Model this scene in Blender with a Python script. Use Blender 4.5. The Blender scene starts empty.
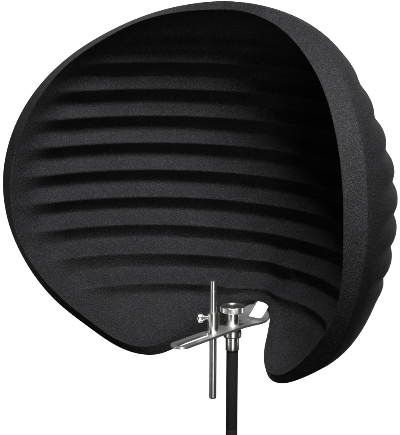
import bpy, bmesh, math, random
import numpy as np
from mathutils import Vector, Matrix

S = bpy.context.scene
COL = S.collection
R = math.radians

# ------------------------------------------------------------------ camera, light, exposure
YAW, ELEV, DIST = R(38.5), R(12.0), 1.9          # the shell is turned 38.5 deg to the left of the camera
cam_d = bpy.data.cameras.new('camera')
cam = bpy.data.objects.new('camera', cam_d)
COL.objects.link(cam)
cam.location = (0, -DIST * math.cos(ELEV), DIST * math.sin(ELEV))
cam.rotation_euler = (R(90) - ELEV, 0, 0)
cam_d.sensor_fit = 'VERTICAL'
cam_d.sensor_height = 24
cam_d.lens = 24 * DIST / (435 * 0.00118)
cam_d.shift_x = 28.6 / 435
cam_d.shift_y = -3.0 / 435
cam_d.clip_end = 50
S.camera = cam

world = bpy.data.worlds.new('World')
S.world = world
world.use_nodes = True
world.node_tree.nodes['Background'].inputs['Color'].default_value = (1, 1, 1, 1)
world.node_tree.nodes['Background'].inputs['Strength'].default_value = 0.016

def area(name, loc, aim, sx, sy, power, col=(1, 1, 1), spread=180):
    d = bpy.data.lights.new(name, 'AREA')
    d.shape = 'RECTANGLE'; d.size = sx; d.size_y = sy; d.energy = power; d.color = col
    d.spread = R(spread)
    o = bpy.data.objects.new(name, d); COL.objects.link(o)
    o.location = loc
    o.rotation_euler = (Vector(aim) - Vector(loc)).to_track_quat('-Z', 'Y').to_euler()
    return o

area('key_softbox', (0.17, -0.80, 1.28), (0.0, 0, 0.05), 0.50, 0.50, 57)
area('metal_strip_light', (0.40, -2.1, -0.55), (0, 0.07, -0.17), 0.22, 1.5, 12)
area('metal_strip_light', (-1.7, -0.75, -0.35), (0, 0.07, -0.17), 0.2, 1.2, 2.6)  # added unseen strip, brightens the plate tip and left sides of the metal
area('metal_strip_light', (1.7, 0.30, -0.25), (0, 0.07, -0.17), 0.15, 0.8, 1.2)  # added unseen strip, weak, brightens the plate's side edge
for sx in (-1, 1):                      # four lamps wash the white paper behind
    for sz in (-1, 1):
        area('backdrop_lamp', (sx * 2.7, 2.3, sz * 1.9), (sx * 1.2, 4.5, sz * 0.7), 0.8, 0.8, 76, spread=140)

S.view_settings.view_transform = 'Standard'
S.view_settings.look = 'None'
S.view_settings.exposure = 0
S.view_settings.gamma = 1
S.render.engine = 'CYCLES'
S.cycles.max_bounces = 8
S.cycles.use_denoising = True

# ------------------------------------------------------------------ helpers
def tag(o, label=None, cat=None, group=None, kind=None):
    for k, v in (('label', label), ('category', cat), ('group', group), ('kind', kind)):
        if v: o[k] = v
    return o

def empty(name, loc, rz=0):
    o = bpy.data.objects.new(name, None); COL.objects.link(o)
    o.location = loc; o.rotation_euler = (0, 0, rz); o.empty_display_size = 0.02
    return o

def link(name, bm, mat, parent=None, smooth=True, auto=None):
    bmesh.ops.recalc_face_normals(bm, faces=bm.faces)
    if auto is not None:
        for e in bm.edges:
            if len(e.link_faces) == 2 and e.calc_face_angle(0) > R(auto): e.smooth = False
    for f in bm.faces: f.smooth = smooth
    me = bpy.data.meshes.new(name); bm.to_mesh(me); bm.free()
    o = bpy.data.objects.new(name, me); COL.objects.link(o)
    if mat: me.materials.append(mat)
    if parent: o.parent = parent
    return o

def lathe(bm, prof, n=64, M=Matrix()):
    """profile of (radius, z) turned about Z"""
    rings = []
    for r, z in prof:
        if r < 1e-7: rings.append([bm.verts.new(M @ Vector((0, 0, z)))])
        else: rings.append([bm.verts.new(M @ Vector((r * math.cos(2*math.pi*i/n), r * math.sin(2*math.pi*i/n), z))) for i in range(n)])
    for a, b in zip(rings, rings[1:]):
        for i in range(n):
            j = (i + 1) % n
            if len(a) == 1 and len(b) == 1: continue
            if len(a) == 1: bm.faces.new((a[0], b[i], b[j]))
            elif len(b) == 1: bm.faces.new((a[i], b[0], a[j]))
            else: bm.faces.new((a[i], b[i], b[j], a[j]))

def turned(name, pts, mat, parent, c=0.0006, n=64, M=Matrix(), auto=40):
    """solid of revolution, every outer corner given a small chamfer"""
    prof = [(0, pts[0][1])]
    for i, p in enumerate(pts):
        p = Vector(p)
        a = Vector(pts[i-1]) if i else Vector((0, pts[0][1]))
        b = Vector(pts[i+1]) if i < len(pts)-1 else Vector((0, pts[-1][1]))
        da, db = a - p, b - p
        k = min(c, da.length * .4, db.length * .4)
        q0, q1 = p + da.normalized() * k, p + db.normalized() * k
        for t in (0, .5, 1):
            q = q0*(1-t)**2 + p*2*t*(1-t) + q1*t*t
            prof.append((q.x, q.y))
    prof.append((0, pts[-1][1]))
    bm = bmesh.new(); lathe(bm, prof, n, M)
    return link(name, bm, mat, parent, True, auto)

class NT:
    def __init__(s, name):
        s.m = bpy.data.materials.new(name); s.m.use_nodes = True
        s.t = s.m.node_tree; s.p = s.t.nodes['Principled BSDF']
    def n(s, typ, **kw):
        x = s.t.nodes.new(typ)
        for k, v in kw.items():
            if k in x.inputs: x.inputs[k].default_value = v
            else: setattr(x, k, v)
        return x
    def l(s, a, b): s.t.links.new(a, b)

# ------------------------------------------------------------------ materials
def felt():
    k = NT('black_felt')
    tc = k.n('ShaderNodeTexCoord')
    fine = k.n('ShaderNodeTexNoise', Scale=1050.0, Detail=2.0, Roughness=0.65)
    mid = k.n('ShaderNodeTexNoise', Scale=420.0, Detail=2.0, Roughness=0.6)
    big = k.n('ShaderNodeTexNoise', Scale=30.0, Detail=3.0, Roughness=0.6)
    for x in (fine, mid, big): k.l(tc.outputs['Object'], x.inputs['Vector'])
    ramp = k.n('ShaderNodeValToRGB')
    ramp.color_ramp.elements[0].position = 0.40; ramp.color_ramp.elements[0].color = (0.0045, 0.0045, 0.005, 1)
    ramp.color_ramp.elements[1].position = 0.66; ramp.color_ramp.elements[1].color = (0.040, 0.0396, 0.044, 1)
    e = ramp.color_ramp.elements.new(0.54); e.color = (0.0122, 0.0121, 0.0134, 1)
    k.l(fine.outputs['Fac'], ramp.inputs['Fac'])
    mr = k.n('ShaderNodeMapRange'); mr.inputs['From Min'].default_value = .3; mr.inputs['From Max'].default_value = .7
    mr.inputs['To Min'].default_value = .82; mr.inputs['To Max'].default_value = 1.16
    k.l(big.outputs['Fac'], mr.inputs['Value'])
    mul = k.n('ShaderNodeVectorMath', operation='SCALE')
    k.l(ramp.outputs['Color'], mul.inputs[0]); k.l(mr.outputs['Result'], mul.inputs['Scale'])
    k.l(mul.outputs['Vector'], k.p.inputs['Base Color'])
    k.p.inputs['Roughness'].default_value = 0.68
    k.p.inputs['Specular IOR Level'].default_value = 0.13
    add = k.n('ShaderNodeMath', operation='ADD')
    k.l(fine.outputs['Fac'], add.inputs[0]); k.l(mid.outputs['Fac'], add.inputs[1])
    b = k.n('ShaderNodeBump', Strength=0.6, Distance=0.0011)
    k.l(add.outputs['Value'], b.inputs['Height']); k.l(b.outputs['Normal'], k.p.inputs['Normal'])
    return k.m

def steel(name, base, rough, brush_axis, amount=.10):
    k = NT(name)
    tc = k.n('ShaderNodeTexCoord')
    mp = k.n('ShaderNodeMapping')
    mp.inputs['Scale'].default_value = brush_axis
    k.l(tc.outputs['Object'], mp.inputs['Vector'])
    no = k.n('ShaderNodeTexNoise', Scale=1.0, Detail=4.0, Roughness=0.6)
    k.l(mp.outputs['Vector'], no.inputs['Vector'])
    mr = k.n('ShaderNodeMapRange')
    mr.inputs['To Min'].default_value = rough - amount; mr.inputs['To Max'].default_value = rough + amount
    k.l(no.outputs['Fac'], mr.inputs['Value']); k.l(mr.outputs['Result'], k.p.inputs['Roughness'])
    k.p.inputs['Base Color'].default_value = base
    k.p.inputs['Metallic'].default_value = 1
    b = k.n('ShaderNodeBump', Strength=0.05, Distance=0.0001)
    k.l(no.outputs['Fac'], b.inputs['Height']); k.l(b.outputs['Normal'], k.p.inputs['Normal'])
    return k.m

def plain(name, base, rough, spec=.5):
    k = NT(name)
    tc = k.n('ShaderNodeTexCoord')
    no = k.n('ShaderNodeTexNoise', Scale=180.0, Detail=3.0)
    k.l(tc.outputs['Object'], no.inputs['Vector'])
    mr = k.n('ShaderNodeMapRange')
    mr.inputs['To Min'].default_value = rough - .08; mr.inputs['To Max'].default_value = rough + .08
    k.l(no.outputs['Fac'], mr.inputs['Value']); k.l(mr.outputs['Result'], k.p.inputs['Roughness'])
    k.p.inputs['Base Color'].default_value = base
    k.p.inputs['Specular IOR Level'].default_value = spec
    return k.m

M_FELT = felt()
M_STEEL = steel('brushed_steel', (.78, .77, .75, 1), .30, (900, 900, 60), .05)
M_TURN = steel('turned_steel', (.80, .79, .77, 1), .28, (60, 60, 5000), .06)
M_PLATE = steel('rolled_steel', (.80, .80, .79, 1), .43, (2500, 150, 300))
M_ALLEN = plain('dark_socket', (.02, .02, .02, 1), .5)
M_POLE = plain('black_enamel', (.010, .010, .0105, 1), .75, .15)
M_FIBRE = plain('felt_fibre', (.022, .022, .024, 1), .6, .4)
M_WALL = plain('white_paper', (.85, .85, .85, 1), .9, .1)

# ------------------------------------------------------------------ setting
bm = bmesh.new()
prof = [(4.5, z) for z in np.linspace(2.4, -2.4, 9)]
vs = [[bm.verts.new((x, y, z)) for y, z in prof] for x in np.linspace(-3.4, 3.4, 13)]
for a, b in zip(vs, vs[1:]):
    for i in range(len(prof) - 1): bm.faces.new((a[i], b[i], b[i+1], a[i+1]))
tag(link('backdrop', bm, M_WALL), kind='structure')

# ------------------------------------------------------------------ the felt shell
# Millimetres in the shell's own frame: X across, D back from the opening, Z up.
OUT = np.array([[0.0, 116.9, 244.2], [59.8, 115.1, 238.3], [115.2, 102.7, 224.3], [164.2, 81.2, 201.3], [205.2, 50.2, 169.6], [240.2, 24.3, 127.2], [264.2, 5.1, 74.7], [273.6, -5.6, 16.1], [266.8, -5.3, -42.7], [245.4, 5.3, -97.8], [214.0, 22.7, -144.6], [169.6, 41.2, -177.5], [125.7, 56.5, -202.2], [89.4, 75.9, -208.3], [62.4, 105.8, -194.8], [39.9, 142.4, -182.0], [22.4, 175.0, -155.8], [0.0, 197.9, -144.2]])
OFF = np.array([[0.0, -1.9, -11.3], [-5.2, -21.0, -7.9], [-8.8, -29.9, -6.6], [-11.4, -29.6, -9.6], [-12.3, -22.9, -10.7], [-17.8, -17.5, -12.3], [-22.2, -14.2, -12.3], [-24.4, -11.7, -9.4], [-20.7, -8.5, -4.6], [-18.5, -9.0, 3.5], [-20.9, -11.8, 11.3], [-13.2, -9.3, 11.3], [-4.8, -6.5, 12.4], [0.0, -7.0, 14.7], [4.3, -9.4, 14.9], [9.8, -10.9, 22.0], [8.1, -11.4, 11.2], [0.0, -14.2, -0.1]])
FL = np.array([-1, 1, 1.])

def spline(c, n):
    P = np.vstack([c[1]*FL, c, c[-2]*FL]); K = len(c)
    t = np.linspace(0, K-1, n); i = np.minimum(t.astype(int), K-2); u = (t-i)[:, None]
    p0, p1, p2, p3 = P[i], P[i+1], P[i+2], P[i+3]
    cr = .5*(2*p1+(p2-p0)*u+(2*p0-5*p1+4*p2-p3)*u*u+(3*p1-p0-3*p2+p3)*u**3)
    bs = ((1-u)**3*p0+(3*u**3-6*u*u+4)*p1+(-3*u**3+3*u*u+3*u+1)*p2+u**3*p3)/6
    return .5*cr + .5*bs

def closed(c, n):
    h = spline(c, n)
    return np.vstack([h, (h*FL)[-2:0:-1]])

def smooth(x, a, b):
    t = np.clip((x-a)/(b-a), 0, 1); return t*t*(3-2*t)

def bowl(b, pole, phi, lean=0.0):
    e = 1 + lean*smooth(b[:, 2], 40, 200)[None, :]
    c, s = np.maximum(np.cos(phi), 0)[:, None]**e, np.sin(phi)[:, None]; c[-1] = 0
    d = b - pole
    o = np.empty((len(phi), len(b), 3))
    o[..., 0] = pole[0] + d[None, :, 0]*c
    o[..., 2] = pole[2] + d[None, :, 2]*c
    o[..., 1] = b[None, :, 1] + (pole[1]-b[None, :, 1])*s
    return o

PERIOD, CREST = 36.5, 14.5
def wave(z):
    """+1 at a ridge of the inside wall, -1 in a groove; rounded triangle"""
    ph = 2*np.pi*(z-CREST)/PERIOD
    u = .5 + .5*np.arcsin(.988*np.cos(ph))/np.arcsin(.988)
    return 2*u**1.25 - .9

def wave_out(z):
    ph = 2*np.pi*(z-CREST)/PERIOD
    return np.cos(ph + .35*np.sin(ph))     # softer wave outside

def ribbed(G, amp, s_mm, f0, f1, wave, lo0, lo1):
    """push the wall along its level (horizontal) normal, fading out towards the rim"""
    dt = np.roll(G, -1, 1) - np.roll(G, 1, 1)
    ds = np.gradient(G, axis=0)
    N = np.cross(ds, dt); N /= np.linalg.norm(N, axis=-1)[..., None] + 1e-9
    inward = np.array([0, -60., 0]) - G
    N *= np.sign((N*inward).sum(-1))[..., None]
    N[..., 2] *= .35
    z = G[..., 2]
    near = smooth(G[0, :, 1], 40, 160)[None, :]*(G[0, :, 2] < 0)      # shorter fade beside the notch
    fade = smooth(s_mm, f0*(1-near) + 2*near, f1*(1-near) + 32*near) * smooth(z, lo0, lo1) * (1 - smooth(z, 185, 225))
    G = G + N*(amp*wave(z)*fade)[..., None]
    G[-1] = G[-3].mean(0); G[-2] = .7*G[-3] + .3*G[-1]
    return G

NT_, NS = 420, 190
bo = closed(OUT, NT_); bi = closed(OUT + OFF, NT_)
for b in (bo, bi):      # the two lower lobes of the pressed felt are not quite level
    b[:, 2] += (.7 + 2.4*np.clip(b[:, 0]/60, -1, 1))*smooth(-b[:, 2], 150, 205)*(1 - smooth(b[:, 1], 78, 104))
phi = np.r_[np.linspace(0, .1, 8, endpoint=False), np.linspace(.1, np.pi/2, NS)]
def arc_mm(G): return np.vstack([np.zeros((1, G.shape[1])), np.cumsum(np.linalg.norm(np.diff(G, axis=0), axis=-1), 0)])
Gi = bowl(bi, np.array([0, 214., 0]), phi)
Go = bowl(bo, np.array([0, 236., 0]), phi, .35)
Gi = ribbed(Gi, 7.6, arc_mm(Gi), 8, 78, wave, -158, -136)
Go = ribbed(Go, 2.2, arc_mm(Go), 20, 90, wave_out, -92, -62)
# rim band between the two edges, both corners rounded
RC = 2.4
def corner(p, a, b, steps=6):
    da, db = a-p, b-p
    la, lb = np.linalg.norm(da, axis=-1)[:, None], np.linalg.norm(db, axis=-1)[:, None]
    r = np.minimum(RC, .4*lb)
    q0, q1 = p + da/la*r, p + db/lb*r
    return [q0*(1-t)**2 + p*2*t*(1-t) + q1*t*t for t in np.linspace(0, 1, steps)]
def first_past(G, mm):
    a = arc_mm(G).min(1); return int(np.argmax(a > mm))
ji, jo = first_past(Gi, RC+1), first_past(Go, RC+1)
ci = corner(bi, Gi[ji], bo); co = corner(bo, Go[jo], bi)[::-1]
band = [ci[-1]*(1-t) + co[0]*t for t in (.2, .4, .6, .8)]
rows = [Gi[k] for k in range(len(phi)-2, ji-1, -1)] + ci + band + co + [Go[k] for k in range(jo, len(phi)-1)]

root = empty('reflection_filter', (0, 0, 0), -YAW)
tag(root, 'black felt half-dome vocal shield with ribbed inside on a steel bracket', 'acoustic shield')
mm = 0.001
bm = bmesh.new()
n = len(bo)
V = [[bm.verts.new(tuple(p*mm)) for p in r] for r in rows]
for a, b in zip(V, V[1:]):
    for i in range(n):
        j = (i+1) % n
        bm.faces.new((a[i], a[j], b[j], b[i]))
for row, G in ((V[0], Gi), (V[-1], Go)):
    c = bm.verts.new(tuple(G[-1].mean(0)*mm))
    for i in range(n): bm.faces.new((row[i], row[(i+1) % n], c))
shell = link('shell', bm, M_FELT, root)

# loose fibres standing off the felt
rng = np.random.default_rng(4)
P = np.stack(rows); n_r, n_c = P.shape[:2]
T1 = np.roll(P, -1, 1) - P; T2 = np.gradient(P, axis=0)
Nn = np.cross(T2, T1); area_w = np.linalg.norm(Nn, axis=-1); Nn /= area_w[..., None] + 1e-9
me_n = shell.data.polygons[0].normal
sgn = 1.0 if float(np.dot(Nn[0, 0], me_n)) > 0 else -1.0
area_w[:3] = 0; area_w[-3:] = 0
pick = rng.choice(n_r*n_c, 16000, p=(area_w/area_w.sum()).ravel())
bm = bmesh.new()
for q in pick:
    i, j = divmod(int(q), n_c)
    nn = Nn[i, j]*sgn
    b = P[i, j] + (T1[i, j]*rng.uniform(-.5, .5) + T2[i, j]*rng.uniform(-.5, .5))
    d = rng.normal(size=3); d -= nn*d.dot(nn); d /= np.linalg.norm(d)
    L = rng.uniform(.7, 1.9); lift = rng.uniform(.1, .75)
    w = np.cross(nn, d)*rng.uniform(.035, .06)
    p0, p1, p2 = b - nn*.15, b + d*L*.5 + nn*L*lift*.6, b + d*L*rng.uniform(.7, 1.0) + nn*L*lift
    v = [bm.verts.new(tuple(x*mm)) for x in (p0-w, p0+w, p1+w*.8, p1-w*.8, p2)]
    bm.faces.new(v[:4]); bm.faces.new((v[3], v[2], v[4]))
fu = bpy.data.meshes.new('fibre'); bm.to_mesh(fu); bm.free()
fo = bpy.data.objects.new('fibre', fu); COL.objects.link(fo); fu.materials.append(M_FIBRE); fo.parent = shell
tag(fo, kind='stuff')

# ------------------------------------------------------------------ steel bracket (same frame, millimetres)
def slab(name, loops, height, thick, mat, parent, bevel=.7):
    """flat bar cut to an outline with holes, following height(D)"""
    bm = bmesh.new()
    edges = []
    for lp in loops:
        vv = [bm.verts.new((x, d, 0)) for x, d in lp]
        for i in range(len(vv)): edges.append(bm.edges.new((vv[i], vv[(i+1) % len(vv)])))
    bmesh.ops.triangle_fill(bm, edges=edges, use_beauty=True)
    for d in range(155, 204, 2):
        bmesh.ops.bisect_plane(bm, geom=bm.verts[:]+bm.edges[:]+bm.faces[:], plane_co=(0, d, 0), plane_no=(0, 1, 0))
    bmesh.ops.recalc_face_normals(bm, faces=bm.faces)
    if sum(f.normal.z for f in bm.faces) < 0: bmesh.ops.reverse_faces(bm, faces=bm.faces)
    ext = bmesh.ops.extrude_face_region(bm, geom=bm.faces[:])
    top = {v for v in ext['geom'] if isinstance(v, bmesh.types.BMVert)}
    for v in bm.verts:
        d = v.co.y
        h, dd, tx, tz = height(d)
        off = thick if v in top else 0
        v.co = Vector((v.co.x, dd + tx*off, h + tz*off)) * mm
    o = link(name, bm, mat, parent, True, 30)
    m = o.modifiers.new('edge', 'BEVEL'); m.width = bevel*mm; m.segments = 2; m.limit_method = 'ANGLE'; m.angle_limit = R(40)
    return o

BEND, ANG, RB = 157.0, R(40), 30.0
def height(d, z0=-166.5):
    if d <= BEND: return z0, d, 0, 1
    a = min((d-BEND)/RB, ANG)
    rest = max(d-BEND-RB*ANG, 0)
    return (z0 + RB*(1-math.cos(a)) + rest*math.sin(ANG), BEND + RB*math.sin(a) + rest*math.cos(ANG), -math.sin(a), math.cos(a))

def arc(cx, cy, r, a0, a1, n=14): return [(cx + r*math.cos(R(a0+(a1-a0)*i/n)), cy + r*math.sin(R(a0+(a1-a0)*i/n))) for i in range(n+1)]
W = 12.5
outline = (arc(0, 6+W, W, 180, 360, 20) + [(W, 120), (13.5, 135), (17, 152), (22, 168)] +
           [(23, 190), (23, 204), (-23, 204), (-23, 190)] + [(-22, 168), (-17, 152), (-13.5, 135), (-W, 120)])
slot = arc(0, 16, 4.6, 180, 360) + arc(0, 72, 4.6, 0, 180)
slot2 = arc(0, 140, 2.2, 180, 360) + arc(0, 158, 2.2, 0, 180)
win = arc(9, 172, 4, 270, 360, 6) + arc(9, 196, 4, 0, 90, 6) + arc(-5, 196, 4, 90, 180, 6) + arc(-5, 172, 4, 180, 270, 6)
slab('mounting_plate', [outline, slot, slot2, win], height, 3.0, M_PLATE, root)
ZP = -163.5   # top of the plate

# clamp that holds the sliding rod: collar and thumb screw
RD, SD = 83.0, 123.5          # D of the rod and of the stand clamp
def at(d, z, x=0): return Matrix.Translation((x*mm, d*mm, z*mm))
col = turned('rod_clamp', [(7.5*mm, 0), (7.5*mm, 26*mm)], M_TURN, root, M=at(RD, ZP))
ax = Matrix.Rotation(R(-90), 4, 'Y') @ Matrix.Identity(4)
def side(d, z, ang):   # local Z runs out to the side of the collar
    return at(d, z) @ Matrix.Rotation(R(ang), 4, 'Z') @ Matrix.Rotation(R(90), 4, 'Y')
turned('thumb_screw', [(2.6*mm, 6.5*mm), (2.6*mm, 11*mm), (4.2*mm, 11.3*mm), (4.2*mm, 13.2*mm), (6.6*mm, 13.8*mm), (6.6*mm, 19*mm), (5.2*mm, 20.8*mm)], M_TURN, col, .0005, 40, side(RD, -144, 226))

# knurled knob of the stand clamp
clamp = turned('stand_clamp', [(11.6*mm, -178*mm), (12*mm, -176.5*mm), (12*mm, -171.5*mm), (11*mm, -166.7*mm)], M_TURN, root, M=at(SD, 0))
turned('threaded_socket', [(9.0*mm, -195*mm), (9.0*mm, -178*mm)], M_TURN, clamp, M=at(SD, 0))
turned('clamp_stem', [(8*mm, ZP*mm), (8*mm, -145.4*mm)], M_TURN, clamp, M=at(SD, 0))
def knurled(name, r, z0, z1, teeth, depth, mat, parent, M):
    bm = bmesh.new()
    n = teeth*4
    def ring(rr, z, k):
        return [bm.verts.new(M @ Vector(((rr - (depth*k if i % 4 in (0, 3) else 0))*math.cos(2*math.pi*i/n), (rr - (depth*k if i % 4 in (0, 3) else 0))*math.sin(2*math.pi*i/n), z))) for i in range(n)]
    c = .0007
    rs = [ring(r*.55, z0, 0), ring(r-c*1.6, z0, 0), ring(r-c, z0+c*.4, 0), ring(r, z0+c*1.2, 1), ring(r, z1-c*1.2, 1), ring(r-c, z1-c*.3, 0), ring(r-c*1.8, z1, 0), ring(r*.80, z1, 0), ring(r*.78, z1-.0008, 0), ring(r*.30, z1-.0008, 0)]
    for a, b in zip(rs, rs[1:]):
        for i in range(n): bm.faces.new((a[i], a[(i+1) % n], b[(i+1) % n], b[i]))
    bm.faces.new(rs[0]); bm.faces.new(rs[-1])
    return link(name, bm, mat, parent, True, 35)
knurled('clamp_knob', 15.8*mm, -145.4*mm, -137.4*mm, 60, .00045, M_TURN, clamp, at(SD, 0))

# ------------------------------------------------------------------ the sliding rod and the stand tube
C0 = Matrix.Rotation(-YAW, 4, 'Z')
p = C0 @ Vector((0, RD*mm, -249*mm))
rod = turned('microphone_rod', [(3.6*mm, 0), (4.6*mm, 1.2*mm), (4.6*mm, 139*mm), (4.2*mm, 139.6*mm), (4.2*mm, 152.2*mm)], M_STEEL, None, .0006, 48)
rod.location = p
tag(rod, 'slim upright steel rod held in the clamp collar of the bracket', 'rod')
p = C0 @ Vector((0, SD*mm, -306*mm))
stand = empty('stand_tube', p)
tag(stand, 'short black stand tube screwed in under the steel bracket', 'stand tube')
turned('tube', [(7.4*mm, 6.4*mm), (7.4*mm, 110.9*mm)], M_POLE, stand, .0005, 48)
turned('tube_extension', [(7.45*mm, -160*mm), (7.45*mm, 6.1*mm)], M_POLE, stand, .0005, 48)
